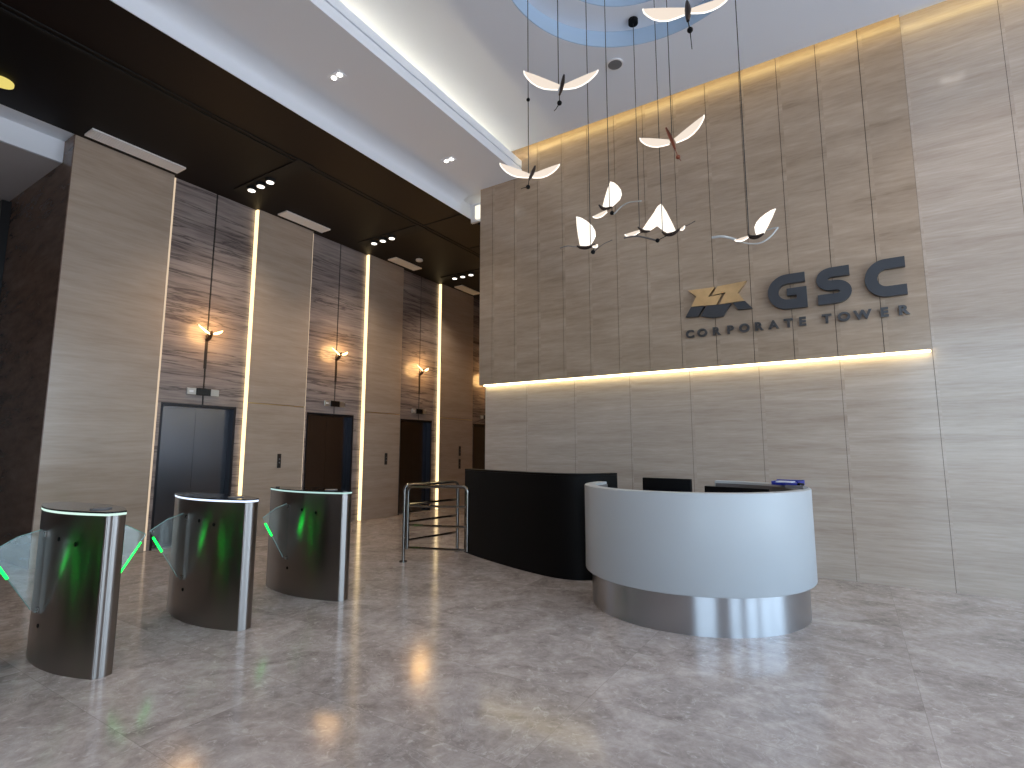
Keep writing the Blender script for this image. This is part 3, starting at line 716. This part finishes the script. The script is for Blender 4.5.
def turnstile(label, yc, x0, x1, ring, flap_x):
    xc = (x0 + x1) / 2
    t = thing('turnstile', label, 'turnstile', (xc, yc, 0), 'flap turnstiles')
    MB().prism(lens_outline(x0, x1, yc, .165, .06), 0, .982).build('body', M['steel'], t)
    MB().ring_prism(lens_outline(x0 - .002, x1 + .002, yc, .167, .062), lens_outline(x0 + .03, x1 - .03, yc, .14, .03), .9825, .997).build('led_ring', ring, t)
    MB().prism(lens_outline(x0 - .003, x1 + .003, yc, .168, .063), .9975, 1.008).build('top_glass', M['blackglass'], t)
    MB().disc((x1 - .24, yc, 1.0085), .06, .006).build('card_reader', M['speaker'], t)
    def yface(x, sgn): 
        u = (x - xc) / ((x1 - x0) / 2); return yc + sgn * (.06 + .105 * (1 - u * u))
    for sgn in (-1, 1):
        yf = yface(flap_x, sgn)
        reach = .30
        P = [(0, .865), (.05, .868), (.17, .835), (reach, .755), (.045, .335), (0, .335)]
        mb = MB(); mb.poly_extrude([(flap_x - .006, yf + sgn * (a - .02), z) for a, z in P], (.012, 0, 0))
        fl = mb.build('flap', M['flap'], t, smooth=0)
        e0 = Vector((flap_x, yf + sgn * (reach - .02 - .006), .740)); e1 = Vector((flap_x, yf + sgn * .045, .36))
        MB().tube([e0.lerp(e1, .10), e0.lerp(e1, .42 if sgn < 0 else .8)], .0085 if sgn < 0 else .006, 8).build('green_light', M['green'], fl)
        MB().tube([e0.lerp(e1, .44 if sgn < 0 else .82), e1], .003, 6).build('flap_edge', M['flap_edge'], fl)
        mb = MB(); mb.tube([(flap_x, yf + sgn * (a - .02), z) for a, z in [(.05, .870), (.17, .837), (reach, .757)]], .003, 6); mb.build('flap_edge', M['flap_edge'], fl)
        for z in (.82, .33): MB().box(flap_x - .014, yf - .012, z, flap_x + .014, yf + .012, z + .035).build('clamp', M['chrome'], fl, smooth=0)
        for xx, zz in ((flap_x + .20, .82), (flap_x + .38, .80), (flap_x + .02, .25)):
            MB().disc((xx, yface(xx, sgn) - (.004 if sgn < 0 else 0), zz), .014, .004, 'y', 14).build('sensor', M['blackplastic'], t)
turnstile('largest steel flap turnstile in view, with pale green lit rim at the left', 1.59, -5.10, -4.02, M['greenring'], -4.62)
turnstile('middle steel flap turnstile with the pale blue lit rim', 2.57, -5.23, -4.11, M['bluering'], -4.78)
turnstile('farthest steel flap turnstile, right end of the row', 3.54, -5.26, -4.11, M['whitering'], -4.77)
turnstile('added steel flap turnstile closest to the viewer, past the left picture edge', .64, -5.15, -4.05, M['greenring'], -4.66)  # out of view, added for the green reflections in its neighbour

# ------------------------------------------------------------------ hanging bird lamps
G = 'hanging bird lamps'
def bird(label, Y, wx, wy_top, body, ball, wings, sag=None, clear=(), bodymat='birdbody', tail=None, canopy=6.5, bead=None, wire_to=None, rb=.018):
    """body, ball, wings... are pixel spots turned into points on the plane y = Y (+ an own depth offset)"""
    q = lambda s: at(s[0], s[1], Y + (s[2] if len(s) > 2 else 0))
    B = [q(s) for s in body]; top = q(wire_to) if wire_to else B[0]
    t = thing('bird_pendant', label, 'pendant lamp', top, G)
    zc_ = canopy
    r = math.hypot(top.x - cx, top.y - cy)
    zc_ = ZC + .36 if r < R2 - .06 else (ZC + .2 if r < R1 - .05 else ZC)
    MB().tube([top, (top.x, top.y, zc_ - .03)], .0042, 6).build('wire', M['wire'], t)
    MB().disc((top.x, top.y, zc_ - .05), .055, .0495).build('canopy', M['blackplastic'], t)
    pth = smooth_path(B, 6) if len(B) > 2 else B
    n = len(pth)
    MB().tube(pth, [rb * (.35 + .65 * math.sin(PI * min(1, max(0, (k + .8) / (n + .6))))) for k in range(n)], 10).build('body', M[bodymat], t)
    bl = q(ball)
    mb = MB(); mb.ball(bl, .021); mb.tube([B[-1], bl], .004, 6)
    if tail: mb.tube([bl] + [q(s) for s in tail], [.005] + [.003] * len(tail), 6)
    mb.build('head', M[bodymat] if bodymat == 'birdred' else M['blackplastic'], t)
    if bead:
        bp = q(bead); MB().ball((top.x, top.y, bp.z), .018).build('wire_bead', M['blackplastic'], t)
    for root, tip, ch, mat in wings:
        r0, t0 = q(root), q(tip); cv = q(ch) - r0
        mb = MB(); leaf(mb, r0, t0, cv); wg = mb.build('wing', M[mat], t, smooth=0)
        mb = MB(); rim(mb, r0, t0, cv, .0055); mb.build('wing_edge', M['wing_rim'], wg)
    for c in clear:
        MB().tube(smooth_path([q(s) for s in c[0]], 6), c[1], 8).build('acrylic_curve', M[c[2]], t)
    return t
def vb(label, Y, b0, b1, ball, lr, lt, rr, rt, dch=(-2, 11, -.10), dch2=(3, 10, -.10), **k):
    """bird seen from the front, wings spread in a V"""
    return bird(label, Y, None, None, [b0, ((b0[0] + b1[0]) / 2 + .5, (b0[1] + b1[1]) / 2, -.03), (b1[0], b1[1], -.06)], (*ball, -.08),
                [(lr, (*lt, .06), (lr[0] + dch[0], lr[1] + dch[1], dch[2]), 'wing'), (rr, (*rt, .06), (rr[0] + dch2[0], rr[1] + dch2[1], dch2[2]), 'wing')], **k)
vb('highest bird lamp at the top edge, wings spread wide', 3.7, (687, 2), (688, 21), (690, 30), (686, 8), (643, 9), (690, 9), (729, -4), (-3, 13, -.1), (2, 8, -.1), tail=[(691, 40, -.1), (692, 49, -.12)], rb=.024)
vb('bird lamp with wings in a V, under the left of the round ceiling recess', 3.9, (564, 75), (559.5, 95), (559.5, 103), (560, 85), (524, 71), (563, 85), (598, 70), (-4, 9, -.1), (1, 8, -.1), wire_to=(558.5, 84), tail=[(556, 109, -.1), (554, 111, -.1)])
vb('leftmost bird lamp, wings spread before the white soffit edge', 4.2, (535, 166), (529, 180), (528, 187), (530, 174), (500, 163), (532, 174), (559.5, 164), (-3, 7, -.1), (1, 7, -.1), wire_to=(528.5, 178), bead=(527.5, 100), tail=[(523, 188, -.1), (521, 189, -.1)])
vb('copper bodied bird lamp with wings in a V before the wall', 4.75, (666, 128), (675, 149), (678, 157), (671, 140), (640, 138), (674, 139), (704, 115), (-3, 8, -.1), (4, 7, -.1), bodymat='birdred', wire_to=(672, 138), tail=[(681, 161, -.08)])
bird('bird lamp with one lit upright wing tilted right, above the leftmost upright one', 4.8, None, None, [(599, 205), (602, 208), (606, 209), (612, 207)], (612, 213, -.05),
     [((602.5, 207), (610, 182, .05), (617.5, 207.5, .0), 'wing_hot'), ((607, 210), (593, 216.5, -.28), (607, 214, -.1), 'wing')],
     clear=[([(614, 214, -.05), (621, 207, -.08), (629, 202.5, -.12), (641, 201, -.2)], .007, 'clear')], wire_to=(609.5, 207))
bird('bird lamp with one broad lit upright wing, lowest at the left of the cluster', 4.6, None, None, [(577, 246), (581, 247.5), (588, 247.5), (595, 244)], (593, 252, -.05),
     [((580, 246), (576, 217, .05), (597, 246, .0), 'wing_hot'), ((592, 246), (597, 244.5, -.25), (594, 248, -.1), 'wing')],
     clear=[([(577, 247), (568, 246, -.1), (560, 248, -.2)], .004, 'cleardark'), ([(594, 252), (602, 245, -.05), (612, 240, -.1)], .004, 'cleardark')], wire_to=(590.5, 246))
bird('left bird lamp of the touching pair, lit wing leaning right', 5.43, None, None, [(638, 227), (641, 230), (645, 231.5), (650, 231)], (637, 233.5, -.05),
     [((642, 230), (659, 206, .05), (652, 233, .0), 'wing_hot'), ((640, 230), (625, 234.5, -.28), (639, 234, -.1), 'wing')], wire_to=(639.5, 228))
bird('right bird lamp of the touching pair, lit wing leaning left', 5.1, None, None, [(662, 232), (666, 234.5), (673, 234), (681, 228)], (657.5, 240.5, -.05),
     [((676, 231), (662, 204, .05), (661, 234, .0), 'wing_hot'), ((680, 229), (684.5, 226, -.2), (681, 231, -.1), 'wing')],
     clear=[([(624, 238, -.1), (632, 236.5, -.1), (640, 236.5, -.08), (657, 240.5, -.05)], .009, 'cleardark'), ([(683, 227), (690, 224, -.05), (695, 221, -.1)], .004, 'cleardark')], wire_to=(662.5, 232))
bird('rightmost bird lamp before the emblem, one pointed lit wing', 4.7, None, None, [(748, 235), (751, 237), (757, 237), (764, 233.5)], (738.5, 240.5, -.05),
     [((764, 234), (776, 209, .05), (751, 235, .0), 'wing_hot'), ((748, 236), (735, 240, -.22), (748, 239, -.1), 'wing')],
     clear=[([(712, 237.5, -.1), (722, 236.5, -.1), (730, 238, -.07), (738, 240.5, -.05)], .011, 'clear'),
            ([(738, 241, -.05), (748, 243.5, -.06), (760, 243, -.08), (770, 237, -.08), (778, 227.5, -.08)], .007, 'clear'),
            ([(778, 227.5, -.08), (772, 228.5, -.06), (766, 230.5, -.04)], .006, 'clear')], wire_to=(749, 236))

# ------------------------------------------------------------------ daylight and lobby lamps
w_ = bpy.data.worlds.new('sky'); bpy.context.scene.world = w_; w_.use_nodes = True
nt = w_.node_tree; nt.nodes.clear(); L = nt.links.new
out = nt.nodes.new('ShaderNodeOutputWorld'); bg = nt.nodes.new('ShaderNodeBackground')
tc = nt.nodes.new('ShaderNodeTexCoord'); sp_ = nt.nodes.new('ShaderNodeSeparateXYZ'); L(tc.outputs['Generated'], sp_.inputs[0])
cr = nt.nodes.new('ShaderNodeValToRGB'); e = cr.color_ramp.elements
mr = nt.nodes.new('ShaderNodeMapRange'); mr.inputs[1].default_value = -1; mr.inputs[2].default_value = 1; L(sp_.outputs[2], mr.inputs[0]); L(mr.outputs[0], cr.inputs[0])
e[0].position = .0; e[0].color = (.62, .68, .76, 1); e[1].position = 1.; e[1].color = (.42, .62, 1., 1)
for p, c in ((.47, (.68, .75, .84)), (.505, (.68, .86, 1.0)), (.7, (.50, .74, 1.0))):
    q = e.new(p); q.color = (*c, 1)
m2 = nt.nodes.new('ShaderNodeMapRange'); m2.inputs[1].default_value = -.5; m2.inputs[2].default_value = .6; m2.inputs[3].default_value = 2.2; m2.inputs[4].default_value = 5.3
L(sp_.outputs[0], m2.inputs[0]); L(m2.outputs[0], bg.inputs[1]); L(cr.outputs[0], bg.inputs[0]); L(bg.outputs[0], out.inputs[0])
def portal(loc, rot, sx, sy):
    Lg = bpy.data.lights.new('window_portal', 'AREA'); Lg.shape = 'RECTANGLE'; Lg.size = sx; Lg.size_y = sy; Lg.cycles.is_portal = True
    o = bpy.data.objects.new('window_portal', Lg); C.objects.link(o); o.location = loc; o.rotation_euler = rot
portal((XR + .15, -.05, 2.6), (0, PI / 2, 0), 5.2, 13.9)
portal((4.05, YB - .15, 2.6), (-PI / 2, 0, 0), 4.9, 5.2)

# ------------------------------------------------------------------ camera and colour
cam = bpy.data.cameras.new('camera'); co = bpy.data.objects.new('camera', cam); C.objects.link(co)
cam.sensor_width = 36; cam.lens = F / 1024 * 36; cam.clip_start = .05; cam.clip_end = 100
co.location = (0, 0, EYE); co.rotation_euler = (PI / 2 + PITCH, 0, YAW)
S = bpy.context.scene; S.camera = co
S.view_settings.view_transform = 'Standard'; S.view_settings.look = 'None'; S.view_settings.gamma = 1; S.view_settings.use_curve_mapping = False
S.view_settings.exposure = 0.14
S.cycles.use_denoising = True; S.cycles.max_bounces = 8; S.cycles.transparent_max_bounces = 12; S.cycles.sample_clamp_indirect = 6
